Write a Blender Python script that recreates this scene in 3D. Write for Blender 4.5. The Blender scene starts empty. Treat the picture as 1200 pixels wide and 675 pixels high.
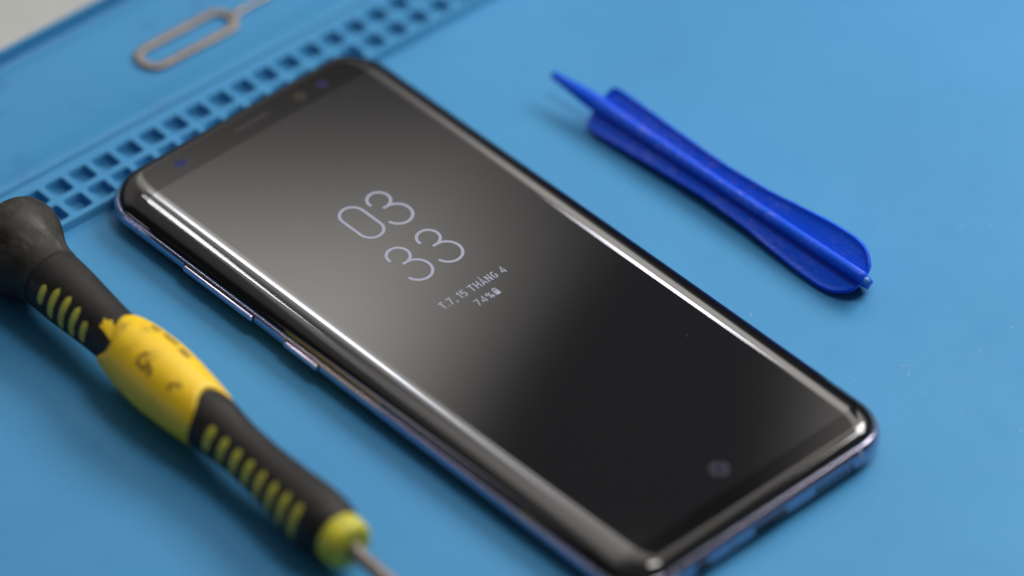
import bpy, bmesh, math, random
from mathutils import Vector, Matrix
random.seed(7)
S = 0.001                      # everything below is written in millimetres
sc = bpy.context.scene
col = sc.collection
R = math.radians

# ------------------------------------------------------------------ helpers
def link(o, parent=None):
    col.objects.link(o)
    if parent: o.parent = parent
    return o

def thing(name, label, cat, loc=(0, 0, 0), rz=0.0, group=None):
    o = bpy.data.objects.new(name, None)
    o.empty_display_size = 0.01
    link(o)
    o.location = Vector(loc) * S
    o.rotation_euler = (0, 0, rz)
    o['label'] = label; o['category'] = cat
    if group: o['group'] = group
    return o

def obj(name, bm, mat, parent=None, smooth=True, label=None, flat_faces=None, kind=None):
    bmesh.ops.recalc_face_normals(bm, faces=bm.faces)
    for f in bm.faces: f.smooth = smooth
    if flat_faces:
        for f in flat_faces:
            if f.is_valid: f.smooth = False
    for v in bm.verts: v.co = v.co * S
    me = bpy.data.meshes.new(name)
    bm.to_mesh(me); bm.free()
    me.materials.append(mat)
    o = bpy.data.objects.new(name, me)
    link(o, parent)
    if label: o['label'] = label
    if kind: o['kind'] = kind
    return o

def sharp(o, deg=35):
    me = o.data
    bm = bmesh.new(); bm.from_mesh(me)
    for e in bm.edges:
        if len(e.link_faces) == 2 and e.calc_face_angle(0) > R(deg): e.smooth = False
    bm.to_mesh(me); bm.free()
    return o

def bevel(bm, w, seg=2, ang=30):
    bmesh.ops.recalc_face_normals(bm, faces=bm.faces)
    es = [e for e in bm.edges if len(e.link_faces) == 2 and e.calc_face_angle(0) > R(ang)]
    bmesh.ops.bevel(bm, geom=es, offset=w, segments=seg, profile=0.5, affect='EDGES', clamp_overlap=True)

def ring(bm, pts):
    return [bm.verts.new(p) for p in pts]

def bridge(bm, a, b, closed=True):
    n = len(a); out = []
    for i in range(n if closed else n - 1):
        j = (i + 1) % n
        out.append(bm.faces.new((a[i], a[j], b[j], b[i])))
    return out

def prism(bm, pts, z0, z1):
    a = ring(bm, [(x, y, z0) for x, y in pts]); b = ring(bm, [(x, y, z1) for x, y in pts])
    bridge(bm, a, b); bm.faces.new(list(reversed(a))); bm.faces.new(b)

def stadium(cx, cy, w, h, n=12, rad=None):
    r = min(w, h) / 2 if rad is None else rad
    pts = []
    for k, (sx, sy) in enumerate(((1, 1), (-1, 1), (-1, -1), (1, -1))):
        ox, oy = cx + sx * (w / 2 - r), cy + sy * (h / 2 - r)
        for i in range(n + 1):
            a = R(90 * k) + R(90) * i / n
            pts.append((ox + r * math.cos(a), oy + r * math.sin(a)))
    out = []
    for p in pts:
        if not out or (abs(p[0] - out[-1][0]) + abs(p[1] - out[-1][1])) > 1e-6: out.append(p)
    if abs(out[0][0] - out[-1][0]) + abs(out[0][1] - out[-1][1]) < 1e-6: out.pop()
    return out

def ribbon(bm, path, w, z, th=0.02, closed=False, cap=True):
    """flat stroke of width w along a 2-D polyline"""
    P = [Vector((p[0], p[1])) for p in path]; n = len(P)
    L_, R_ = [], []
    for i in range(n):
        if closed: d = (P[(i + 1) % n] - P[i - 1]).normalized(); m = 1
        else:
            d0 = (P[i] - P[i - 1]).normalized() if i > 0 else None
            d1 = (P[i + 1] - P[i]).normalized() if i < n - 1 else None
            d = ((d0 or d1) + (d1 or d0)).normalized()
            m = 1 / max(0.5, d.dot(d1 or d0))
        nn = Vector((-d.y, d.x)) * (w / 2) * m
        L_.append(P[i] + nn); R_.append(P[i] - nn)
    zz = z + th
    a = [bm.verts.new((p.x, p.y, zz)) for p in L_]; b = [bm.verts.new((p.x, p.y, zz)) for p in R_]
    for i in range(n if closed else n - 1):
        j = (i + 1) % n
        bm.faces.new((a[i], b[i], b[j], a[j]))

# ------------------------------------------------------------------ materials
def new_mat(name):
    m = bpy.data.materials.new(name); m.use_nodes = True
    nt = m.node_tree; b = nt.nodes['Principled BSDF']
    return m, nt, b

def pbr(name, colour, rough=0.5, metal=0.0, ior=1.5, spec=0.5, coat=0.0, coat_rough=0.05,
        emis=None, es=0.0, var=0.0, vscale=200.0, bump=0.0, bscale=1500.0, rvar=0.0, bdist=0.0001):
    m, nt, b = new_mat(name)
    b.inputs['Base Color'].default_value = (*colour, 1)
    b.inputs['Roughness'].default_value = rough
    b.inputs['Metallic'].default_value = metal
    b.inputs['IOR'].default_value = ior
    b.inputs['Specular IOR Level'].default_value = spec
    b.inputs['Coat Weight'].default_value = coat
    b.inputs['Coat Roughness'].default_value = coat_rough
    if emis:
        b.inputs['Emission Color'].default_value = (*emis, 1)
        b.inputs['Emission Strength'].default_value = es
    tc = nt.nodes.new('ShaderNodeTexCoord')
    if var > 0 or rvar > 0:
        nz = nt.nodes.new('ShaderNodeTexNoise'); nz.inputs['Scale'].default_value = vscale
        nz.inputs['Detail'].default_value = 5
        nt.links.new(tc.outputs['Object'], nz.inputs['Vector'])
        if var > 0:
            r = nt.nodes.new('ShaderNodeValToRGB')
            r.color_ramp.elements[0].position = .3; r.color_ramp.elements[1].position = .7
            r.color_ramp.elements[0].color = (*[c * (1 - var) for c in colour], 1)
            r.color_ramp.elements[1].color = (*[min(1, c * (1 + var)) for c in colour], 1)
            nt.links.new(nz.outputs['Fac'], r.inputs['Fac']); nt.links.new(r.outputs['Color'], b.inputs['Base Color'])
        if rvar > 0:
            mr = nt.nodes.new('ShaderNodeMapRange'); mr.inputs[1].default_value = .3; mr.inputs[2].default_value = .7
            mr.inputs[3].default_value = rough - rvar; mr.inputs[4].default_value = rough + rvar
            nt.links.new(nz.outputs['Fac'], mr.inputs[0]); nt.links.new(mr.outputs[0], b.inputs['Roughness'])
    if bump > 0:
        n2 = nt.nodes.new('ShaderNodeTexNoise'); n2.inputs['Scale'].default_value = bscale; n2.inputs['Detail'].default_value = 4
        bp = nt.nodes.new('ShaderNodeBump'); bp.inputs['Strength'].default_value = bump; bp.inputs['Distance'].default_value = bdist
        nt.links.new(tc.outputs['Object'], n2.inputs['Vector']); nt.links.new(n2.outputs['Fac'], bp.inputs['Height'])
        nt.links.new(bp.outputs['Normal'], b.inputs['Normal'])
    return m

def silicone(stain, name):
    m, nt, b = new_mat(name)
    N = nt.nodes.new; Lk = nt.links.new
    tc = N('ShaderNodeTexCoord')
    big = N('ShaderNodeTexNoise'); big.inputs['Scale'].default_value = 14; big.inputs['Detail'].default_value = 3
    Lk(tc.outputs['Object'], big.inputs['Vector'])
    r = N('ShaderNodeValToRGB'); e = r.color_ramp.elements
    e[0].position = .3; e[0].color = (*MATC1, 1); e[1].position = .7; e[1].color = (*MATC2, 1)
    Lk(big.outputs['Fac'], r.inputs['Fac'])
    # grubby patches
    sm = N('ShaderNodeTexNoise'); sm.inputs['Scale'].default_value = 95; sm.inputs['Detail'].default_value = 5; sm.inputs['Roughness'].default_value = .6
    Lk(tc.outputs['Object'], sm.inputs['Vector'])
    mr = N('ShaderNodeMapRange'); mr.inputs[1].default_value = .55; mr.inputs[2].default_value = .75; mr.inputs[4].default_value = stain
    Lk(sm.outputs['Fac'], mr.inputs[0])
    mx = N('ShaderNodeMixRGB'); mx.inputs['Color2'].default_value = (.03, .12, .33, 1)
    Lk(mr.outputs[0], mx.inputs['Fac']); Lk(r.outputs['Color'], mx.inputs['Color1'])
    # fine dark flecks
    vo = N('ShaderNodeTexVoronoi'); vo.inputs['Scale'].default_value = 95; vo.feature = 'F1'
    Lk(tc.outputs['Object'], vo.inputs['Vector'])
    m2 = N('ShaderNodeMapRange'); m2.inputs[1].default_value = .018; m2.inputs[2].default_value = .03; m2.inputs[3].default_value = .3; m2.inputs[4].default_value = 0
    Lk(vo.outputs['Distance'], m2.inputs[0])
    mx2 = N('ShaderNodeMixRGB'); mx2.inputs['Color2'].default_value = (.03, .10, .20, 1)
    Lk(m2.outputs[0], mx2.inputs['Fac']); Lk(mx.outputs['Color'], mx2.inputs['Color1'])
    Lk(mx2.outputs['Color'], b.inputs['Base Color'])
    b.inputs['Roughness'].default_value = .5
    b.inputs['IOR'].default_value = 1.42; b.inputs['Specular IOR Level'].default_value = .32
    rr = N('ShaderNodeMapRange'); rr.inputs[3].default_value = .42; rr.inputs[4].default_value = .62
    Lk(sm.outputs['Fac'], rr.inputs[0]); Lk(rr.outputs[0], b.inputs['Roughness'])
    n2 = N('ShaderNodeTexNoise'); n2.inputs['Scale'].default_value = 2600; n2.inputs['Detail'].default_value = 3
    bp = N('ShaderNodeBump'); bp.inputs['Strength'].default_value = .5; bp.inputs['Distance'].default_value = .00004
    Lk(tc.outputs['Object'], n2.inputs['Vector']); Lk(n2.outputs['Fac'], bp.inputs['Height']); Lk(bp.outputs['Normal'], b.inputs['Normal'])
    return m

MATC1 = (.041, .216, .435)
MATC2 = (.049, .243, .475)
M = {}
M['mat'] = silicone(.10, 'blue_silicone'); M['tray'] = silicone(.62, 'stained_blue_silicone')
M['table'] = pbr('table_laminate', (.37, .375, .36), .5, var=.05, vscale=60)
M['steel'] = pbr('dull_steel', (.25, .215, .19), .42, metal=.8, var=.15, vscale=300, rvar=.08)
M['glass'] = pbr('black_glass', (.004, .004, .005), .014, ior=1.75)
M['panel'] = pbr('display_panel', (.0085, .0085, .0105), .014, ior=2.05)
M['frame'] = pbr('violet_metal', (.42, .39, .52), .17, metal=1.0, rvar=.03, vscale=900)
M['button'] = pbr('button_metal', (.62, .58, .78), .22, metal=1.0)
M['antenna'] = pbr('antenna_plastic', (.30, .31, .42), .4)
M['back'] = pbr('back_glass', (.05, .055, .10), .05, ior=1.7)
M['port'] = pbr('port_dark', (.008, .008, .009), .5)
M['aod'] = pbr('lit_pixels', (.0, .0, .0), .3, emis=(.50, .52, .66), es=.62)
M['aod_dim'] = pbr('dim_pixels', (.010, .010, .014), .02, ior=2.05, emis=(.34, .36, .50), es=.11)
M['mesh_grey'] = pbr('earpiece_grey', (.022, .018, .020), .08)
M['lens'] = pbr('lens_glass', (.03, .027, .02), .02, ior=1.65)
M['violet'] = pbr('sensor_violet', (.024, .018, .07), .02, ior=1.6)
M['sensor_blue'] = pbr('sensor_blue', (.004, .005, .02), .02, emis=(.02, .04, .6), es=.12)
M['plastic'] = pbr('blue_plastic', (.001, .074, .66), .42, ior=1.42, spec=.3, bump=.25, bscale=1400, bdist=.00006, rvar=.08, vscale=700)
def scuff(mat, colour, amount, scale, lo=.55, hi=.75, patch=60):
    nt = mat.node_tree; b = nt.nodes['Principled BSDF']; N = nt.nodes.new; Lk = nt.links.new
    tc = N('ShaderNodeTexCoord'); mp = N('ShaderNodeMapping'); mp.inputs['Scale'].default_value = (.45, 1, 1)
    Lk(tc.outputs['Object'], mp.inputs[0])
    f = N('ShaderNodeTexNoise'); f.inputs['Scale'].default_value = scale; f.inputs['Detail'].default_value = 6; f.inputs['Roughness'].default_value = .75
    g = N('ShaderNodeTexNoise'); g.inputs['Scale'].default_value = patch; g.inputs['Detail'].default_value = 2
    Lk(mp.outputs[0], f.inputs['Vector']); Lk(tc.outputs['Object'], g.inputs['Vector'])
    m1 = N('ShaderNodeMapRange'); m1.inputs[1].default_value = lo; m1.inputs[2].default_value = hi; Lk(f.outputs['Fac'], m1.inputs[0])
    m2 = N('ShaderNodeMapRange'); m2.inputs[1].default_value = .42; m2.inputs[2].default_value = .62; m2.inputs[4].default_value = amount; Lk(g.outputs['Fac'], m2.inputs[0])
    mu = N('ShaderNodeMath'); mu.operation = 'MULTIPLY'; Lk(m1.outputs[0], mu.inputs[0]); Lk(m2.outputs[0], mu.inputs[1])
    mx = N('ShaderNodeMixRGB'); mx.inputs['Color2'].default_value = (*colour, 1); Lk(mu.outputs[0], mx.inputs['Fac'])
    old = b.inputs['Base Color'].links
    if old: Lk(old[0].from_socket, mx.inputs['Color1'])
    else: mx.inputs['Color1'].default_value = b.inputs['Base Color'].default_value
    Lk(mx.outputs[0], b.inputs['Base Color'])
scuff(M['plastic'], (.26, .24, .55), .8, 1500, .5, .72)
M['rubber'] = pbr('black_rubber', (.011, .010, .0095), .56, spec=.3, bump=.35, bscale=1800, bdist=.00008, var=.35, vscale=420, rvar=.12)
M['cap_rubber'] = pbr('worn_black_rubber', (.018, .0155, .013), .6, spec=.32, bump=.9, bscale=700, bdist=.00014, var=.6, vscale=260, rvar=.14)
M['slot'] = pbr('green_yellow_rubber', (.46, .43, .045), .5, var=.15, vscale=500)
M['ink'] = pbr('brown_ink', (.16, .085, .01), .55, var=.4, vscale=900)
M['dust'] = pbr('dust', (.55, .60, .64), .8)

scuff(M['rubber'], (.09, .08, .075), .5, 1300)
scuff(M['cap_rubber'], (.15, .13, .10), .8, 800, .5, .72)
def yellow_mat():
    m, nt, b = new_mat('yellow_plastic'); N = nt.nodes.new; Lk = nt.links.new
    tc = N('ShaderNodeTexCoord')
    n1 = N('ShaderNodeTexNoise'); n1.inputs['Scale'].default_value = 240; n1.inputs['Detail'].default_value = 5; n1.inputs['Roughness'].default_value = .65
    Lk(tc.outputs['Object'], n1.inputs['Vector'])
    r = N('ShaderNodeValToRGB'); e = r.color_ramp.elements
    e[0].position = .56; e[0].color = (.80, .52, .008, 1); e[1].position = .78; e[1].color = (.30, .18, .012, 1)
    Lk(n1.outputs['Fac'], r.inputs['Fac']); Lk(r.outputs['Color'], b.inputs['Base Color'])
    b.inputs['Roughness'].default_value = .42
    b.inputs['Subsurface Weight'].default_value = .08; b.inputs['Subsurface Radius'].default_value = (.002, .0012, .0003)
    b.inputs['Subsurface Scale'].default_value = 1.0
    return m
M['yellow'] = yellow_mat()

# ------------------------------------------------------------------ table
TZ = -2.2
bm = bmesh.new()
prism(bm, [(-900, -700), (900, -700), (900, 900), (-900, 900)], TZ - 25, TZ)
t = obj('table', bm, M['table'], smooth=False); t['kind'] = 'structure'

# ------------------------------------------------------------------ repair mat (local X along the grid, local Y away from the work area)
GS = 5.794
mat_ = thing('repair_mat', 'blue silicone repair mat with square pockets and a rimmed tray, lying under the tools', 'mat',
             (-92.11, 18.18, 0), .7608)
EX0, EX1 = -250, 420
I0, I1 = -14, 42
gx0, gx1 = (I0 - .5) * GS, (I1 + .5) * GS
def profile_strip(bm, prof, x0, x1, n=1):
    prev = None
    for k in range(n + 1):
        x = x0 + (x1 - x0) * k / n
        cur = ring(bm, [(x, y, z) for y, z in prof])
        if prev: bridge(bm, prev, cur, closed=False)
        prev = cur
STOP = 2.2
# work surface, with the fillet and front lip of the strip belonging to the grid
bm = bmesh.new()
v = ring(bm, [(EX0, -9.4, 0), (EX1, -9.4, 0), (EX1, -330, 0), (EX0, -330, 0)]); bm.faces.new(v)
v2 = ring(bm, [(EX0, -330, 0), (EX1, -330, 0), (EX1, -330, TZ), (EX0, -330, TZ)]); bm.faces.new(v2)
obj('work_surface', bm, M['mat'], mat_, smooth=False)

def rsq(cx, cy, h, r, n=5):
    pts = []
    for k, (sx, sy) in enumerate(((1, 1), (-1, 1), (-1, -1), (1, -1))):
        for i in range(n):
            a = R(90 * k) + R(90) * i / (n - 1)
            pts.append((cx + sx * (h - r) + r * math.cos(a), cy + sy * (h - r) + r * math.sin(a)))
    return pts
bm = bmesh.new()
def cell(bm, cx, cy):
    n = 5
    out = []
    H = GS / 2
    base = rsq(0, 0, 1, .35, n)
    outer = []
    for k, (sx, sy) in enumerate(((1, 1), (-1, 1), (-1, -1), (1, -1))):
        for i in range(n):
            u = i / (n - 1)
            if k % 2 == 0: a = (sx * H, sy * H * min(1, 2 * u)) ; b = (sx * H * (1 if u <= .5 else 2 - 2 * u), sy * H)
            else: a = (sx * H * min(1, 2 * u), sy * H); b = (sx * H, sy * H * (1 if u <= .5 else 2 - 2 * u))
            outer.append(None)
    # outer points: project the rounded-square angles onto the cell square
    inner = rsq(0, 0, 2.22, .65, n)
    oo = []
    for (x, y) in inner:
        m = max(abs(x), abs(y)); oo.append((x / m * H, y / m * H))
    spec = [(oo, STOP, 1), (inner, STOP, 1.0), (inner, STOP - .10, .965), (inner, STOP - .32, .945), (inner, .5, .92), (inner, .1, .86)]
    rings = []
    for pts, z, s in spec:
        rings.append(ring(bm, [(cx + x * s, cy + y * s, z) for x, y in pts]))
    for a, b in zip(rings, rings[1:]): bridge(bm, a, b)
    bm.faces.new(rings[-1])
for i in range(I0, I1 + 1):
    for j in (0, 1):
        cell(bm, i * GS, -j * GS)
bmesh.ops.remove_doubles(bm, verts=bm.verts, dist=.003)
# margins and lips
profile_strip(bm, [(GS / 2, STOP), (4.0, STOP), (4.35, STOP)], gx0, gx1)
profile_strip(bm, [(-1.5 * GS, STOP), (-8.85, STOP), (-9.08, STOP - .08), (-9.2, STOP - .3), (-9.32, .3), (-9.4, .08), (-9.6, .0)], gx0, gx1)
o = obj('parts_grid', bm, M['mat'], mat_); sharp(o, 40)
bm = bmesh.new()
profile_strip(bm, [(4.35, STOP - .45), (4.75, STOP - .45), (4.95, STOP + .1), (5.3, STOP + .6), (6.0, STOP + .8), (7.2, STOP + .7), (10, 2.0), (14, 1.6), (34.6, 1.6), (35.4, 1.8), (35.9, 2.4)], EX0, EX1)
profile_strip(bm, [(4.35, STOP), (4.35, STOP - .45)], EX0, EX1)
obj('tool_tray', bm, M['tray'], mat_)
bm = bmesh.new()
profile_strip(bm, [(35.9, 2.3), (36.1, 4.9), (36.25, 5.5), (36.5, 5.7), (36.75, 5.5), (36.95, 4.8), (37.3, TZ)], EX0, EX1)
obj('rim', bm, M['mat'], mat_)

# ------------------------------------------------------------------ ejector pin
ej = thing('ejector_pin', 'small dull steel ejector pin with a looped handle, lying in the mat tray', 'ejector tool',
           (-92.11, 18.18, 0), .7608)
off = Vector((53.4, 18.8))
w2 = Matrix.Rotation(.7608, 2) @ off
ej.location = Vector((-92.11 + w2.x, 18.18 + w2.y, 1.6)) * S
bm = bmesh.new()
n = 40
outer = stadium(0, 0, 24.4, 8.2, 12, 3.9); inner = stadium(0, 0, 20.8, 4.5, 12, 2.1)
lo = ring(bm, [(x, y, .02) for x, y in outer]); hi = ring(bm, [(x, y, .85) for x, y in outer])
li = ring(bm, [(x, y, .02) for x, y in inner]); hii = ring(bm, [(x, y, .85) for x, y in inner])
bridge(bm, lo, hi); bridge(bm, li, hii); bridge(bm, lo, li); bridge(bm, hi, hii)
bevel(bm, .22, 2, 50)
obj('loop_handle', bm, M['steel'], ej)
bm = bmesh.new()
prev = None
for x, r in ((11.6, .85), (12.6, .8), (14.5, .7), (15.5, .48), (22.5, .45), (23, .3)):
    c = ring(bm, [(x, r * 1.15 * math.cos(a), .5 + min(r, .48) * math.sin(a)) for a in [2 * math.pi * k / 12 for k in range(12)]])
    if prev: bridge(bm, prev, c)
    else: bm.faces.new(c)
    prev = c
bm.faces.new(prev)
obj('pin', bm, M['steel'], ej)

# ------------------------------------------------------------------ smartphone
PH = thing('smartphone', 'black curved-glass smartphone with a violet metal frame, lying face up with its always-on clock lit', 'phone',
           (-4.11, -11.71, .03), .7803)
HX, HY = 34.05, 74.45
NC, NL = 14, 24        # corner and edge segments
def outline(ix, iy, rx0=9.2, rmin=1.2):
    """rounded rectangle inset by ix at the sides, iy at the ends; constant vertex count"""
    hx, hy = HX - ix, HY - iy
    rx = max(rx0 - ix, rmin); ry = max(rx0 - iy, rmin)
    pts = []
    for k, (sx, sy) in enumerate(((1, 1), (-1, 1), (-1, -1), (1, -1))):
        ox, oy = sx * (hx - rx), sy * (hy - ry)
        for i in range(NC + 1):
            a = R(90 * k) + R(90) * i / NC
            pts.append((ox + rx * math.cos(a), oy + ry * math.sin(a), abs(math.sin(a))))
        # straight run to the next corner
        k2 = (k + 1) % 4
        sx2, sy2 = ((1, 1), (-1, 1), (-1, -1), (1, -1))[k2]
        a = R(90 * k2)
        ex, ey = sx2 * (hx - rx) + rx * math.cos(a), sy2 * (hy - ry) + ry * math.sin(a)
        px, py = pts[-1][0], pts[-1][1]; w = pts[-1][2]
        m = NL if k % 2 == 1 else 12
        for i in range(1, m):
            u = i / m
            pts.append((px + (ex - px) * u, py + (ey - py) * u, w))
    return pts
def zmix(w, side, end):
    t = w * w * (3 - 2 * w); t = w ** 3
    return side + (end - side) * t
ZS = (4.85, 6.0)      # seam height on sides / ends
def prof_ring(bm, ix, iy, zfun):
    return ring(bm, [(x, y, zfun(w)) for x, y, w in outline(ix, iy)])
# back cover
bm = bmesh.new()
prev = None
for k in range(9):
    f = k / 8 * math.pi / 2
    ix = .75 + 6 * (1 - math.cos(f)); iy = .75 + 4 * (1 - math.cos(f))
    c = prof_ring(bm, ix, iy, lambda w: zmix(w, 2.1, 1.7) * (1 - math.sin(f)))
    if prev: bridge(bm, prev, c)
    prev = c
cap = bm.faces.new(prev)
obj('back_cover', bm, M['back'], PH, flat_faces=[cap])
# frame
bm = bmesh.new()
prev = None; first = None
FR = ((.78, .78, 2.05, 1.6), (.5, .5, 2.1, 1.65), (.22, .22, 2.45, 2.0), (.06, .06, 2.9, 2.6), (0, 0, 3.3, 3.3), (0, .04, 3.75, 4.1), (.07, .2, 4.15, 4.7), (.2, .5, 4.5, 5.25), (.36, .85, 4.75, 5.7), (.5, 1.1, 4.86, 5.98), (.62, 1.22, 4.84, 5.97))
for i, ie, zs, ze in FR:
    c = prof_ring(bm, i, ie, lambda w, zs=zs, ze=ze: zmix(w, zs, ze))
    if prev: bridge(bm, prev, c)
    prev = c
obj('frame', bm, M['frame'], PH)
# cover glass
AX, AY, I0G = 6.9, 3.3, .58
bm = bmesh.new()
prev = None
NG = 26
for k in range(NG + 1):
    f = R(6) + (math.pi / 2 - R(6)) * k / NG
    ix = I0G + AX * (1 - math.cos(f) / math.cos(R(6))); iy = 1.18 + (AY - .6) * (1 - math.cos(f) / math.cos(R(6)))
    sf = (math.sin(f) - math.sin(R(6))) / (1 - math.sin(R(6)))
    c = prof_ring(bm, ix, iy, lambda w: zmix(w, *ZS) + (8 - zmix(w, *ZS)) * sf)
    if prev: bridge(bm, prev, c)
    prev = c
cap = bm.faces.new(prev)
o = obj('cover_glass', bm, M['glass'], PH, flat_faces=[cap])
def glass_z(xl):
    """height of the side curve at distance xl from the outer long edge"""
    if xl >= I0G + AX: return 8.0
    cf = (1 - (xl - I0G) / AX) * math.cos(R(6)); f = math.acos(max(-1, min(1, cf)))
    sf = (math.sin(f) - math.sin(R(6))) / (1 - math.sin(R(6)))
    return ZS[0] + (8 - ZS[0]) * sf
def PX(x): return x - HX
def PY(y): return HY - y
# display panel: lies on the cover glass, follows its curve
bm = bmesh.new()
xs = [3.6 + (I0G + AX - 3.6) * k / 12 for k in range(13)]
xs = xs + [68.1 - x for x in reversed(xs)]
y0, y1, cr = 10.3, 141.0, 2.2
rows = []
ysl = [0, .02, .1, .25, .5, .75, 1]
def inset(y):
    d = min(y - y0, y1 - y)
    return cr - math.sqrt(max(0, cr * cr - (cr - d) ** 2)) if d < cr else 0
ys = [y0 + cr * u for u in (0, .05, .15, .3, .5, .75, 1)] + [y1 - cr * u for u in (1, .75, .5, .3, .15, .05, 0)]
curve_n = 13
grid = []
for y in ys:
    row = []
    ins = inset(y)
    for k, x in enumerate(xs):
        if k < curve_n: xx = x + ins * (1 - k / (curve_n - 1)); z = glass_z(xx)
        else:
            kk = len(xs) - 1 - k; xm = 68.1 - x; xx_ = xm + ins * (1 - kk / (curve_n - 1)); z = glass_z(xx_); xx = 68.1 - xx_
        row.append(bm.verts.new((PX(xx), PY(y), z + .02)))
    grid.append(row)
flat = []
for a, b in zip(grid, grid[1:]):
    for k in range(len(xs) - 1):
        f = bm.faces.new((a[k], b[k], b[k + 1], a[k + 1]))
        if k == curve_n - 1: flat.append(f)
dsp = obj('display', bm, M['panel'], PH, flat_faces=flat)
ZD = 8.03
def zero(bm, cx, cy, w, h, sw):
    pts = stadium(PX(cx), PY(cy), w - sw, h - sw, 14)
    ribbon(bm, pts, sw, ZD, closed=True)
def three(bm, x0, y0, sw):
    # x0, y0: top-left corner of the figure (5.6 wide, 11 high)
    p = []
    c1 = (x0 + 2.72, y0 + 2.55); r1 = 2.28
    for k in range(25):
        a = R(188) - R(188 + 82) * k / 24
        p.append((c1[0] + r1 * math.cos(a), c1[1] - r1 * math.sin(a)))
    ribbon(bm, [(PX(x), PY(y)) for x, y in p], sw, ZD)
    mx, my = x0 + 1.75, y0 + 4.88
    ribbon(bm, [(PX(mx), PY(my)), (PX(x0 + 2.72), PY(my))], sw, ZD - .002)
    c2 = (x0 + 2.75, y0 + 7.85); r2 = 2.95
    p = []
    for k in range(31):
        a = R(92) - R(92 + 168) * k / 30
        p.append((c2[0] + r2 * .97 * math.cos(a), c2[1] - r2 * math.sin(a)))
    ribbon(bm, [(PX(x), PY(y)) for x, y in p], sw, ZD - .004)
SW = .60
bm = bmesh.new(); zero(bm, 30.35, 42.8, 5.7, 10.7, SW); obj('clock_digit', bm, M['aod'], PH)
for x, y in ((34.45, 37.6), (26.35, 51.95), (34.1, 51.95)):
    bm = bmesh.new(); three(bm, x, y, SW); obj('clock_digit', bm, M['aod'], PH)
def arc(cx, cy, rx, ry, a0, a1, n=10):
    return [(cx + rx * math.cos(R(a0 + (a1 - a0) * k / n)), cy + ry * math.sin(R(a0 + (a1 - a0) * k / n))) for k in range(n + 1)]
GL = {   # stroke letters: advance width, strokes (unit height, y up)
 'T': (.60, [[(0, .93), (.60, .93)], [(.30, 1), (.30, 0)]]),
 '.': (.12, [[(.06, 0), (.06, .15)]]),
 ',': (.14, [[(.10, .15), (.10, .02), (.03, -.16)]]),
 '7': (.52, [[(0, .93), (.47, .93), (.14, 0)]]),
 '1': (.28, [[(0, .80), (.20, .93)], [(.20, 1), (.20, 0)]]),
 '5': (.54, [[(.50, .93), (.10, .93), (.07, .50)], arc(.23, .31, .25, .25, 122, -125, 16)]),
 'H': (.60, [[(.07, 1), (.07, 0)], [(.53, 1), (.53, 0)], [(.07, .52), (.53, .52)]]),
 'A': (.62, [[(.04, 0), (.31, .97), (.58, 0)], [(.14, .27), (.48, .27)], [(.30, 1.12), (.42, 1.28)]]),
 'N': (.60, [[(.07, 0), (.07, 1)], [(.09, .95), (.51, .05)], [(.53, 0), (.53, 1)]]),
 'G': (.60, [arc(.30, .50, .24, .43, 48, 312, 18), [(.52, .14), (.52, .46), (.30, .46)]]),
 '4': (.56, [[(.42, 0), (.42, .97), (.03, .27), (.56, .27)]]),
 '%': (.70, [arc(.16, .76, .11, .17, 0, 360, 14), arc(.54, .24, .11, .17, 0, 360, 14), [(.50, .93), (.20, .07)]]),
 ' ': (.22, []),
}
def text(name, body, cx, cy, h, mat, target_w, sw):
    adv = .18; w = sum(GL[c][0] + adv for c in body) - adv
    kx = target_w / w
    bm = bmesh.new(); x = cx - target_w / 2; q = 0
    for c in body:
        for st_ in GL[c][1]:
            q += 1
            ribbon(bm, [(PX(x + u * kx), PY(cy) + (v - .5) * h) for u, v in st_], sw, ZD - .012 + .0015 * (q % 8))
        x += (GL[c][0] + adv) * kx
    return obj(name, bm, mat, PH)
text('date_text', 'T.7, 15 THANG 4', 33.35, 70.45, 1.92, M['aod'], 16.3, .24)
text('battery_text', '74%', 32.9, 74.15, 1.8, M['aod'], 4.3, .215)
bm = bmesh.new()
prism(bm, [(PX(a), PY(b)) for a, b in stadium(36.0, 74.35, 1.15, 1.35, 3, .12)], ZD - .01, ZD)
ribbon(bm, [(PX(a), PY(b)) for a, b in ((35.55, 73.6), (35.55, 73.35), (36.45, 73.35), (36.45, 73.6))], .17, ZD - .022)
ribbon(bm, [(PX(35.8), PY(73.14)), (PX(36.2), PY(73.14))], .22, ZD - .02)
obj('battery_icon', bm, M['aod'], PH)
# home symbol: soft disc with a darker diagonal cross
bm = bmesh.new()
cx, cy = PX(33.1), PY(136.3)
for q in range(4):
    a0 = R(90 * q + 45 + 6); a1 = R(90 * q + 135 - 6)
    pts = [(cx + .28 * math.cos((a0 + a1) / 2), cy + .28 * math.sin((a0 + a1) / 2))]
    for i in range(9):
        a = a0 + (a1 - a0) * i / 8
        pts.append((cx + 2.0 * math.cos(a), cy + 2.0 * math.sin(a)))
    bm.faces.new([bm.verts.new((x, y, ZD)) for x, y in pts])
obj('home_symbol', bm, M['aod_dim'], PH, smooth=False)
# bezel details
def disc(name, x, y, r, mat, z=8.01, n=24, rx=None):
    bm = bmesh.new(); pts = [(PX(x) + (rx or r) * math.cos(2 * math.pi * k / n), PY(y) + r * math.sin(2 * math.pi * k / n)) for k in range(n)]
    prism(bm, pts, z - .02, z); return obj(name, bm, mat, PH, smooth=False)
bm = bmesh.new(); prism(bm, [(PX(a), PY(b)) for a, b in stadium(34.4, 6.45, 9.0, 1.25, 8)], 7.98, 8.01)
obj('earpiece', bm, M['mesh_grey'], PH, smooth=False)
disc('front_camera', 46.6, 7.0, 1.45, M['lens'])
disc('iris_camera', 52.3, 7.2, 1.15, M['violet'])
disc('proximity_sensor', 15.9, 6.9, .95, M['sensor_blue'], rx=1.35)
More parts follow.
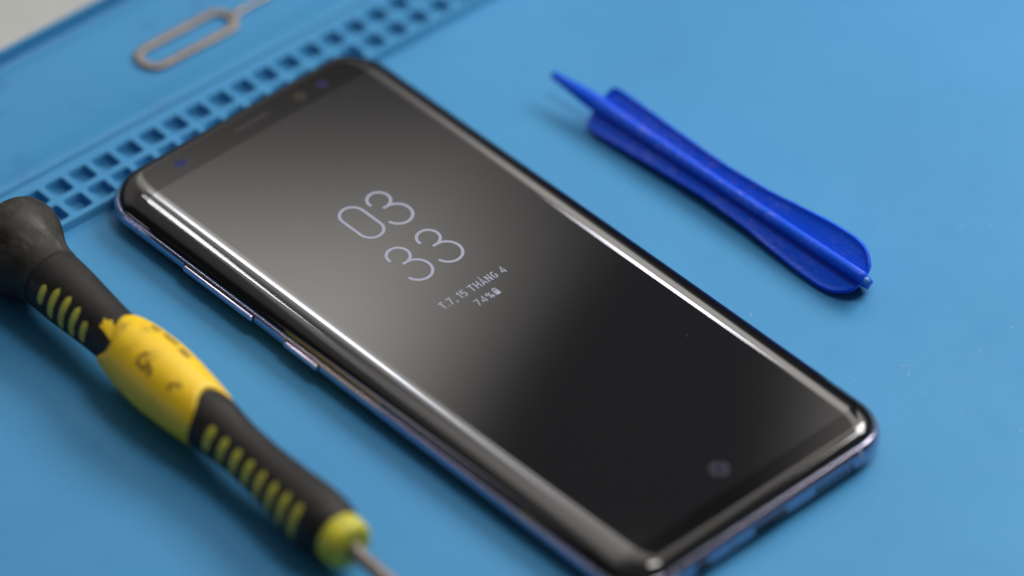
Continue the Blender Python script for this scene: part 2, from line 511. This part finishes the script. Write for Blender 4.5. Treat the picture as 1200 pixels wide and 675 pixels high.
# side buttons (left long edge)
for nm, ya, yb in (('volume_button', 26.3, 46.2), ('assistant_button', 55.0, 64.4)):
    bm = bmesh.new()
    st = stadium(PY((ya + yb) / 2), 3.75, yb - ya, 1.35, 6)
    a = ring(bm, [(-HX - .55, p, z) for p, z in st]); b = ring(bm, [(-HX + .5, p, z) for p, z in st])
    bridge(bm, a, b); bm.faces.new(a); bm.faces.new(list(reversed(b)))
    bevel(bm, .28, 3, 50)
    obj(nm, bm, M['button'], PH)
# dark gap around each button
for ya, yb in ((26.3, 46.2), (55.0, 64.4)):
    bm = bmesh.new()
    st = stadium(PY((ya + yb) / 2), 3.75, yb - ya + .35, 1.7, 6)
    a = ring(bm, [(-HX - .03, p, z) for p, z in st]); b = ring(bm, [(-HX + .5, p, z) for p, z in st])
    bridge(bm, a, b); bm.faces.new(a)
    obj('button_gap', bm, M['port'], PH)
# bottom-end openings
def slot_end(name, x, w, h, mat=M['port'], z=3.6, d=.03):
    bm = bmesh.new(); st = stadium(PX(x), z - .2, w, h, 8)
    a = ring(bm, [(p, -HY - d, q) for p, q in st]); b = ring(bm, [(p, -HY + 1, q) for p, q in st])
    bridge(bm, a, b); bm.faces.new(a); return obj(name, bm, mat, PH)
slot_end('charging_port', 34.05, 8.6, 1.9, z=3.6, d=.06)
slot_end('headphone_jack', 16.8, 3.6, 2.3, z=3.6, d=.06)
slot_end('microphone_hole', 24.5, .8, .8)
for k in range(6): slot_end('speaker_slot', 46.4 + k * 1.75, 1.1, 1.7, z=3.6, d=.06)
# antenna lines across the frame
def antenna(side, pos):
    bm = bmesh.new(); w = .45
    P = [f_ for f_ in FR[2:10]]
    for s_ in (0,):
        a = []; b = []
        for i, ie, zs, ze in P:
            if side in 'LR':
                x = (-1 if side == 'L' else 1) * (HX - i + .015)
                a.append(bm.verts.new((x, PY(pos) - w / 2, zs))); b.append(bm.verts.new((x, PY(pos) + w / 2, zs)))
            else:
                y = (1 if side == 'T' else -1) * (HY - ie + .015)
                a.append(bm.verts.new((PX(pos) - w / 2, y, ze + .01))); b.append(bm.verts.new((PX(pos) + w / 2, y, ze + .01)))
        bridge(bm, a, b, closed=False)
    obj('antenna_line', bm, M['antenna'], PH)
for s_, p_ in (('L', 12.5), ('L', 136.5), ('R', 12.5), ('R', 136.5), ('T', 10.2), ('T', 57.8), ('B', 10.2), ('B', 57.8)): antenna(s_, p_)

# ------------------------------------------------------------------ pry tool
TA = math.atan2(-57.8, 60.3)
alpha = R(36)
PT = thing('pry_tool', 'bright blue plastic pry tool with a ribbed paddle body and thin prong', 'pry tool', (6.1, 57.4, 0), TA)
# local: X along the tool from the prong tip, Y = far side, Z up
WC, ZP = 1.25, 4.35
def tl(s, w, h):
    """s along, w across the plate, h normal to the plate -> local xyz (plate tilted, far side up)"""
    y = WC + w * math.cos(alpha) - h * math.sin(alpha)
    z = ZP + w * math.sin(alpha) + h * math.cos(alpha)
    return (s, y, z)
knots = [(12, 1.6), (12.2, 3.4), (12.8, 4.7), (14, 5.1), (20, 4.9), (32, 4.35), (44, 4.0), (55, 4.45), (62, 5.2), (70, 5.95), (76, 6.1), (79, 5.5), (81.2, 4.1), (82.4, 2.3), (82.8, 0)]
def hw(s):
    for (a, u), (b, v) in zip(knots, knots[1:]):
        if a <= s <= b: return u + (v - u) * (s - a) / (b - a)
    return 0
ss = [12 + .0, 12.1, 12.3, 12.6, 13, 13.6, 14.5] + [16 + 2 * k for k in range(31)] + [77, 78, 79, 80, 80.8, 81.5, 82.1, 82.5, 82.8]
ss = sorted(set(ss))
def smooth_w(s):
    return sum(hw(min(82.8, max(12, s + d))) for d in (-.8, -.4, 0, .4, .8)) / 5 if 13.5 < s < 80 else hw(s)
NW = 14
for sgn, nm in ((1, 'far'), (-1, 'near')):
    bm = bmesh.new(); prev = None
    for s in ss:
        W = smooth_w(s)
        pts = []
        top, bot = [], []
        for k in range(NW + 1):
            u = k / NW; w = u * W
            e_ = max(0.0, (w - (W - 1.1)) / 1.1) if W > 1.5 else 0
            # web is thin, the outer edge carries a bead
            th = .42 + .38 * math.sin(min(1, e_ * 1.25) * math.pi / 2) if e_ > 0 else .42
            if e_ > .62: th *= math.sqrt(max(0, 1 - ((e_ - .62) / .38) ** 2)) if e_ < 1 else 0
            th = max(th, .03)
            dist_end = min(s - 12.0, 82.8 - s)
            if dist_end < 1: th = max(th, .42 + .3 * max(0, math.sin(dist_end * math.pi))) * math.sqrt(max(.01, min(1, dist_end + .01)))
            top.append(tl(s, sgn * w, th)); bot.append(tl(s, sgn * w, -th))
        cur = ring(bm, top + list(reversed(bot)))
        if prev: bridge(bm, prev, cur)
        else: bm.faces.new(cur)
        prev = cur
    bm.faces.new(prev)
    o = obj('wing', bm, M['plastic'], PT); sharp(o, 50)
# rib and prong in one
bm = bmesh.new(); prev = None
for s, wd, ht, hb in ((0, .5, 1.6, -1.45), (.3, .8, 1.85, -1.1), (2, .95, 2.05, -.6), (6, 1.35, 2.15, 0.1), (10, 1.7, 2.2, .8), (12, 1.75, 2.2, 1.3), (20, 1.3, 2.2, 3.2), (40, 1.1, 2.15, 5.2), (60, 1.1, 2.3, 5.4), (78, 1.2, 2.35, 5.2), (82.6, 1.2, 2.3, 3.8), (83.1, 1.0, 1.9, 2.4), (83.4, .7, 1.5, 1.6)):
    pts = []
    if s < 11: hbb = -abs(hb) if hb > 0 else hb
    bottom = -hb if hb > 0 else -(.4)
    if s < 11: bottom = {0: 1.35, .3: 1.1, 2: .8, 6: .2, 10: -.6}[s]
    for k in range(9):
        a = math.pi * k / 8
        pts.append(tl(s, wd * math.cos(a), ht - wd * .75 + wd * .75 * math.sin(a)))
    pts += [tl(s, -wd * .8, bottom), tl(s, wd * .8, bottom)]
    cur = ring(bm, pts)
    if prev: bridge(bm, prev, cur)
    else: bm.faces.new(cur)
    prev = cur
bm.faces.new(prev)
o = obj('rib', bm, M['plastic'], PT); sharp(o, 50)
bm = bmesh.new(); prev = None
for s, r in ((83.0, .7), (83.9, .65), (84.2, .45), (84.25, .1)):
    c = ring(bm, [tl(s, r * math.cos(a), .9 + r * math.sin(a)) for a in [2 * math.pi * k / 14 for k in range(14)]])
    if prev: bridge(bm, prev, c)
    else: bm.faces.new(c)
    prev = c
obj('sprue_stub', bm, pbr('pale_plastic', (.10, .24, .62), .4), PT)

# ------------------------------------------------------------------ screwdriver
AXD = Vector((62.8, -70.5, 0)).normalized()
SD = thing('screwdriver', 'black and yellow precision screwdriver with a flared rubber butt, lying in front of the phone', 'screwdriver',
           (-86.0, -12.8, 0), math.atan2(AXD.y, AXD.x))
CAMW = Vector((0, -780.5, 695.5))
# local frame: X along the axis (butt to tip), the axis sinks slightly to the tip
def axz(s): return 9.75 - .028 * (s + 11) 
rz = SD.rotation_euler.z
cam_loc = Matrix.Rotation(-rz, 3, 'Z') @ (CAMW - Vector((-86, -12.8, 0)))
vdir = Vector((0, cam_loc.y, cam_loc.z)).normalized()          # towards the camera, across the axis
sdir = Vector((1, 0, 0)).cross(vdir).normalized()
def axy(s):      # slight sideways curve measured off the photograph
    return 0.0
def sp(s, r, th):
    """th measured from the camera-facing line, positive to image lower left"""
    d = vdir * math.cos(th) + sdir * math.sin(th) * SG
    return (s, d.y * r + axy(s), axz(s) + d.z * r)
# pick the sign so that positive th goes down to the mat's near-left side
SG = 1 if sdir.z < 0 else -1
def prof(s, table):
    for (a, u), (b, v) in zip(table, table[1:]):
        if a <= s <= b:
            k = [q[0] for q in table].index(a); t_ = (s - a) / (b - a)
            def sl(i):
                if i <= 0 or i >= len(table) - 1: return 0.0
                return (table[i + 1][1] - table[i - 1][1]) / (table[i + 1][0] - table[i - 1][0])
            if a < 0 and k == 0: m0 = (v - u) / (b - a)
            else: m0 = sl(k)
            m1 = sl(k + 1); L_ = b - a
            return (2*t_**3 - 3*t_**2 + 1)*u + (t_**3 - 2*t_**2 + t_)*L_*m0 + (-2*t_**3 + 3*t_**2)*v + (t_**3 - t_**2)*L_*m1
    return table[0][1] if s < table[0][0] else table[-1][1]
NT = 56
def lathe(name, stations, rad, mat, start_wave=None, end_wave=None, sm=40, extra=None):
    bm = bmesh.new(); prev = None
    s0, s1 = stations[0], stations[-1]
    for s in stations:
        pts = []
        for k in range(NT):
            th = 2 * math.pi * k / NT
            ws = start_wave(th) if start_wave else 0; we = end_wave(th) if end_wave else 0
            u = (s - s0) / (s1 - s0)
            s2 = s + ws * (1 - u) ** 2 + we * u ** 2
            pts.append(sp(s2, rad(s, th, s2), th))
        c = ring(bm, pts)
        if prev: bridge(bm, prev, c)
        else: bm.faces.new(c)
        prev = c
    bm.faces.new(prev)
    o = obj(name, bm, mat, SD); sharp(o, sm); return o
def rng(a, b, n): return [a + (b - a) * k / n for k in range(n + 1)]
capT = [(-15.6, 7.6), (-14.8, 9.0), (-13.2, 9.75), (-11, 9.85), (-9, 9.3), (-6.5, 8.0), (-4, 6.95), (-1.5, 6.4), (-.25, 6.3), (0, 6.05)]
lathe('butt_cap', [-15.6, -15.2, -14.8, -14.2, -13.6] + rng(-13.2, -.25, 22) + [-.1, 0], lambda s, th, s2: prof(s, capT) + .03 * math.sin(3 * th + .4 * s), M['cap_rubber'])
neck = [(0, 6.0), (.3, 6.2), (6, 6.05), (12, 5.6), (18, 5.25), (24, 5.4)]
lathe('grip_sleeve', [0, .15, .3] + rng(.6, 24, 20), lambda s, th, s2: prof(s2, neck), M['rubber'])
bodyT = [(16, 5.2), (19.5, 5.5), (21.5, 5.95), (26, 6.75), (33, 7.15), (40, 6.75), (47, 5.95), (48.2, 5.6), (52, 5.2)]
def wave_a(th): return 1.6 * math.cos(2 * (th - .2)) + .9 * math.sin(3 * th)
def wave_b(th): return 1.8 * math.cos(2 * (th - .9)) + .5 * math.sin(3 * th + 1)
def rad_y(s, th, s2):
    r = prof(s2, bodyT)
    e0 = (s - 21.4) / 1.7; e1 = (47.6 - s) / 1.0
    if e0 < 1: r = r - .95 * (1 - math.sqrt(max(0, 1 - (1 - e0) ** 2)))
    if e1 < 1: r = r - .6 * (1 - math.sqrt(max(0, 1 - (1 - e1) ** 2)))
    return r
lathe('yellow_body', [21.4, 21.45, 21.6, 21.8, 22.1, 22.4, 22.7] + rng(23.1, 46, 25) + [46.6, 46.9, 47.2, 47.4, 47.55, 47.6], rad_y, M['yellow'], wave_a, wave_b)
gripT = [(44, 5.5), (49, 5.55), (55, 4.95), (62, 4.9), (70, 5.35), (77, 5.95), (81, 5.95), (83.5, 5.55), (85, 4.75)]
lathe('grip_sleeve', rng(44, 83.5, 30) + [84, 84.5, 85], lambda s, th, s2: prof(s2, gripT), M['rubber'])
endT = [(84, 4.5), (84.8, 4.85), (86.5, 4.95), (88.0, 4.8), (88.7, 4.35), (88.95, 3.6), (89.05, 1.3)]
lathe('nose_ring', [84, 84.4, 84.8, 85.5, 86.5, 87.3, 88, 88.3, 88.5, 88.7, 88.83, 88.95, 89.05], lambda s, th, s2: prof(s, endT), pbr('dull_yellow', (.50, .46, .025), .5, var=.15, vscale=300))
lathe('shaft', [88.5] + rng(92, 132, 8) + [134, 134.2], lambda s, th, s2: (1.45 if s < 134.1 else .9) + 0, M['steel'])
# inlaid bars of the grips
def patch(name, s0, th0, ws, wt, table, mat, lift=.05, nn=10, mm=7, tilt=0.0):
    bm = bmesh.new()
    g = []
    for i in range(nn + 1):
        a = -1 + 2 * i / nn
        half = (max(0, 1 - abs(a) ** 3.2)) ** (1 / 2.4)
        row = []
        for j in range(mm + 1):
            b = (-1 + 2 * j / mm) * half
            s = s0 + b * ws / 2 + tilt * a; th = th0 + a * wt / 2
            edge = max(abs(a), abs(b))
            row.append(bm.verts.new(sp(s, prof(s, table) + lift * (1 - max(0, edge - .8) * 6), th)))
        g.append(row)
    for a, b in zip(g, g[1:]):
        for j in range(mm): bm.faces.new((a[j], a[j + 1], b[j + 1], b[j]))
    return obj(name, bm, mat, SD)
for k, ln in enumerate((.72, 1.2, 1.38, 1.3, .9)):
    patch('grip_bar', 4.2 + 2.98 * k, .60 + .03 * k, 1.55, ln, neck, M['slot'])
for k in range(8):
    patch('grip_bar', 53.0 + 3.68 * k, .56 + .01 * k, 1.8, 1.1 + .03 * k, gripT, M['slot'])
bm = bmesh.new()
cpts = [(16.3, -.22), (17.0, -.02), (16.7, .10), (18.4, .12), (20.6, .22), (21.8, .02), (21.4, -.25), (19.6, -.32), (18.8, -.24), (17.9, -.38), (17.4, -.24)]
ctr_ = bm.verts.new(sp(21.2, prof(21.2, neck) + .12, -.08))
vs_ = [bm.verts.new(sp(a_ + 2.3, prof(a_ + 2.3, neck) + .10, b_)) for a_, b_ in cpts]
for i in range(len(vs_)): bm.faces.new((ctr_, vs_[i], vs_[(i + 1) % len(vs_)]))
obj('yellow_chip', bm, M['yellow'], SD)
def stroke(name, pts, w, mat):
    bm = bmesh.new(); a = []; b = []
    P = [Vector(p) for p in pts]
    for i, p in enumerate(P):
        d = (P[min(i + 1, len(P) - 1)] - P[max(i - 1, 0)])
        d = Vector((d.x, d.y * 7)).normalized(); nrm = Vector((-d.y, d.x / 7)) * w / 2 * (1.15 if i % 2 else .85)
        for L_, q in ((a, p + nrm), (b, p - nrm)):
            L_.append(bm.verts.new(sp(q.x, rad_y(q.x, 0, q.x) + .03, q.y)))
    bridge(bm, a, b, closed=False)
    return obj(name, bm, mat, SD)
stroke('ink_mark', [(32.6, -.26), (32.0, -.14), (31.8, .0), (32.2, .12), (33.4, .14), (34.6, .12)], .75, M['ink'])
stroke('ink_mark', [(33.8, -.08), (34.4, .0), (35.2, .02), (35.8, .10), (35.6, .22)], .8, M['ink'])
stroke('ink_mark', [(41.2, .16), (40.6, .0), (41.4, -.14), (42.6, -.2)], .7, M['ink'])
for i, (s, th, ln, w) in enumerate(((27.5, -1.08, 2.4, .18), (31.5, -1.12, 4.2, .2), (36, -1.08, 3.0, .24))):
    patch('scuff', s, th, ln, w, bodyT, M['ink'], lift=.04)

# ------------------------------------------------------------------ dust on the mat
bm = bmesh.new()
def speck(x, y, z, r):
    h = r * .7
    k = random.randint(4, 6); a0 = random.random() * 6
    st = random.uniform(1, 2.6) if random.random() < .3 else 1
    b = [bm.verts.new((x + r * st * math.cos(a0 + 2 * math.pi * i / k) * random.uniform(.6, 1.1), y + r * math.sin(a0 + 2 * math.pi * i / k) * random.uniform(.6, 1.1), z)) for i in range(k)]
    t_ = bm.verts.new((x, y, z + h)); 
    for i in range(k): bm.faces.new((b[i], b[(i + 1) % k], t_))
cnt = 0
while cnt < 240:
    if cnt < 190: x = random.gauss(80, 24); y = random.gauss(-12, 26)
    else: x = random.uniform(-100, 100); y = random.uniform(-80, 90)
    # keep off the strip: work-surface side only
    d = Vector((x + 92.11, y - 18.18)); nn_ = d.x * math.sin(.7608) - d.y * math.cos(.7608)
    if nn_ < 11: continue
    d2 = Matrix.Rotation(-.7803, 2) @ Vector((x + 4.11, y + 11.71))
    if abs(d2.x) < 35 and abs(d2.y) < 75.5: continue
    speck(x, y, .01, random.choice((.04, .05, .05, .06, .08, .12))); cnt += 1
for k in range(7):      # short fibres
    x, y = random.uniform(45, 105), random.uniform(-50, 30)
    a0 = random.uniform(0, 6.28); ln = random.uniform(.8, 2.4); cv = random.uniform(-1.2, 1.2)
    d2 = Matrix.Rotation(-.7803, 2) @ Vector((x + 4.11, y + 11.71))
    if abs(d2.x) < 38 and abs(d2.y) < 78: continue
    pp = []
    for q in range(7):
        pp.append((x, y)); x += math.cos(a0) * ln / 6; y += math.sin(a0) * ln / 6; a0 += cv / 6
    ribbon(bm, pp, .045, .03)
for k in range(14):      # specks on the glass
    lx, ly = random.uniform(-25, 25), random.uniform(-66, 66)
    p2 = Matrix.Rotation(.7803, 2) @ Vector((lx, ly))
    speck(p2.x - 4.11, p2.y - 11.71, 8.07, random.choice((.035, .04, .05, .07)))
o = obj('dust', bm, M['dust'], None, smooth=False); o['kind'] = 'stuff'; o['label'] = 'tiny pale dust specks scattered over the blue mat'; o['category'] = 'dust'

# ------------------------------------------------------------------ light
W = bpy.data.worlds.new('World'); sc.world = W; W.use_nodes = True
nt = W.node_tree; nt.nodes.clear(); N = nt.nodes.new; Lk = nt.links.new
tc = N('ShaderNodeTexCoord'); sx = N('ShaderNodeSeparateXYZ'); Lk(tc.outputs['Generated'], sx.inputs[0])
def math_(op, a, b=None, c=None):
    n_ = N('ShaderNodeMath'); n_.operation = op
    for i, v in enumerate((a, b, c)):
        if v is None: continue
        if isinstance(v, (int, float)): n_.inputs[i].default_value = v
        else: Lk(v, n_.inputs[i])
    return n_.outputs[0]
AZ = math_('MULTIPLY', math_('ARCTAN2', sx.outputs[0], sx.outputs[1]), 180 / math.pi)
EL = math_('MULTIPLY', math_('ARCSINE', sx.outputs[2]), 180 / math.pi)
def sstep(v, a, b):
    n_ = N('ShaderNodeMapRange'); n_.interpolation_type = 'SMOOTHSTEP'
    Lk(v, n_.inputs[0]); n_.inputs[1].default_value = a; n_.inputs[2].default_value = b
    return n_.outputs[0]
def blob(az, el, ra, re, inner=.0, rot=0.0):
    """1 at the centre, 0 outside the ellipse"""
    c, s = math.cos(R(rot)), math.sin(R(rot))
    da = math_('SUBTRACT', AZ, az); de = math_('SUBTRACT', EL, el)
    u = math_('ADD', math_('MULTIPLY', da, c), math_('MULTIPLY', de, s))
    v = math_('SUBTRACT', math_('MULTIPLY', de, c), math_('MULTIPLY', da, s))
    d = math_('SQRT', math_('ADD', math_('POWER', math_('ABSOLUTE', math_('DIVIDE', u, ra)), 2.0), math_('POWER', math_('ABSOLUTE', math_('DIVIDE', v, re)), 2.0)))
    return sstep(d, 1.0, inner)
def mul(a, b): return math_('MULTIPLY', a, b)
def inv(a): return math_('SUBTRACT', 1.0, a)
AMB = .16
# pale ceiling/wall of the room behind the bench
room = mul(mul(sstep(EL, 20, 28), sstep(EL, 75, 60)), mul(sstep(AZ, -88, -60), sstep(AZ, 60, 25)))
# big dark out-of-focus thing hanging in front of it (it is what the screen mirrors)
AZS = math_('ADD', AZ, mul(math_('SUBTRACT', EL, 42.0), .75))
dA = mul(mul(sstep(AZS, -1.75, .0), sstep(AZ, 6.4, 4.3)), mul(sstep(EL, 36.8, 38.6), sstep(EL, 46.2, 44.9)))
dB = mul(mul(sstep(AZ, -9, -6), sstep(AZ, 4, 1)), mul(sstep(EL, 32, 35), sstep(EL, 42.2, 39.8)))
dark = math_('MAXIMUM', dA, mul(dB, .95))
side = math_('ADD', mul(sstep(EL, 55.4, 58.4), .62), .16)
lvl = math_('ADD', mul(side, sstep(AZ, -15, -29)), inv(sstep(AZ, -15, -29)))
lvl2 = math_('SUBTRACT', 1.0, mul(sstep(EL, 45.5, 49.5), .46))
dim = mul(mul(sstep(EL, 39.5, 37), inv(sstep(math_('ADD', AZ, mul(math_('SUBTRACT', EL, 30.0), .35)), 4.3, 7.6))), sstep(AZ, -30, -20))
val = math_('ADD', mul(mul(room, 1.95), mul(mul(lvl, lvl2), inv(mul(dim, .78)))), AMB)
val = mul(val, inv(mul(dark, .982)))
dl = mul(sstep(AZ, -70, -86), sstep(EL, 50, 40))
val = mul(val, inv(mul(dl, .8)))
dk = mul(sstep(EL, 19, 14), sstep(EL, -30, -2))
val = mul(val, inv(mul(dk, .75)))
dR = mul(mul(sstep(AZ, 11.7, 12.5), sstep(AZ, 19, 17.4)), sstep(EL, 36, 33.5))
ol = mul(sstep(EL, 4.5, 6.5), sstep(EL, 11.5, 9))
val = mul(val, inv(mul(dR, math_('SUBTRACT', .93, mul(ol, .35)))))
rgb = N('ShaderNodeCombineColor')
Lk(mul(val, 1.0), rgb.inputs[0]); Lk(mul(val, .955), rgb.inputs[1]); Lk(mul(val, .90), rgb.inputs[2])
bg = N('ShaderNodeBackground'); Lk(rgb.outputs[0], bg.inputs[0]); bg.inputs[1].default_value = 1.0
out = N('ShaderNodeOutputWorld'); Lk(bg.outputs[0], out.inputs[0])

def dirv(az, el):
    az, el = R(az), R(el)
    return Vector((math.sin(az) * math.cos(el), math.cos(az) * math.cos(el), math.sin(el)))
def lamp(name, a, b, width, power_radiance, colour, dist=6.0):
    """long area lamp running between two directions, seen from the phone; radiance set directly"""
    A, B = dirv(*a) * dist, dirv(*b) * dist
    c = (A + B) / 2; x = (B - A); ln = x.length; x.normalize()
    z = c.normalized(); y = z.cross(x).normalized(); z = x.cross(y)
    la = bpy.data.lights.new(name, 'AREA'); la.shape = 'RECTANGLE'; la.size = ln; la.size_y = width / 57.3 * dist
    la.energy = power_radiance * math.pi * la.size * la.size_y
    la.color = colour
    o = bpy.data.objects.new(name, la); link(o)
    o.matrix_world = Matrix.Translation(c) @ Matrix((x, y, z)).transposed().to_4x4()
    return o
lamp('tube_streak_lamp', (-28.5, 51.9), (-38.8, 55.3), .75, 22, (1, .98, 1.0))
lamp('tube_streak_lamp', (-40, 55.7), (-60, 56.4), .5, 2.2, (.85, .9, 1.0), dist=6.3)  # added faint strip, draws out the fading tail of the glass streak
lamp('tube_streak_lamp', (-11.7, 47.0), (-13.4, 50.0), 3.2, 15, (.93, .96, 1.0))
lamp('tube_streak_lamp', (-9.4, 44.8), (-14.2, 53), 4.2, 2.4, (.80, .86, 1.0), dist=6.6)  # added broad dim strip for the lilac haze beside the inner streak
lamp('window', (3.1, 40.6), (6.6, 36.2), 1.4, 18, (.90, .90, 1.0))
lamp('added_edge_strip', (-94.3, 39.5), (-103.5, 5.4), 1.3, 2.0, (.82, .80, 1.0))  # unseen strip added to mirror a lavender patch in the left edge
lamp('added_edge_strip', (-112, 2.0), (-92, 3.0), 3.0, 5, (.86, .82, 1.0))  # low unseen strip added to brighten the frame's seam line
lamp('bench_lamp', (31, 38), (75, 42), 20, 13.2, (1, .985, .95), dist=.8)
lamp('added_pool_lamp', (60, 75), (120, 77), 18, 13, (1, .99, .97), dist=.55)  # unseen lamp added for a brighter pool on the mat and softer shadows

# ------------------------------------------------------------------ camera
cam = bpy.data.cameras.new('camera'); co = bpy.data.objects.new('camera', cam); link(co)
pitch, roll = .7278251809, .03523307
fw = Vector((0, math.cos(pitch), -math.sin(pitch))); up = Vector((0, math.sin(pitch), math.cos(pitch))); rt = Vector((1, 0, 0))
r2 = rt * math.cos(roll) + up * math.sin(roll); u2 = up * math.cos(roll) - rt * math.sin(roll)
co.matrix_world = Matrix.Translation(Vector((0, -.78054674, .69547382))) @ Matrix((r2, u2, -fw)).transposed().to_4x4()
cam.sensor_width = 36; cam.lens = 6450.17 / 1200 * 36
cam.clip_start = .05; cam.clip_end = 50
cam.dof.use_dof = True
foc = Vector((0, -.0105, 0))
cam.dof.focus_distance = (foc - co.matrix_world.translation).dot(fw)
cam.dof.aperture_fstop = cam.lens / 41.0
cam.dof.aperture_blades = 0
sc.camera = co
sc.unit_settings.system = 'METRIC'
sc.render.engine = 'CYCLES'
vs = sc.view_settings; vs.view_transform = 'Standard'; vs.look = 'None'; vs.exposure = 0; vs.gamma = 1
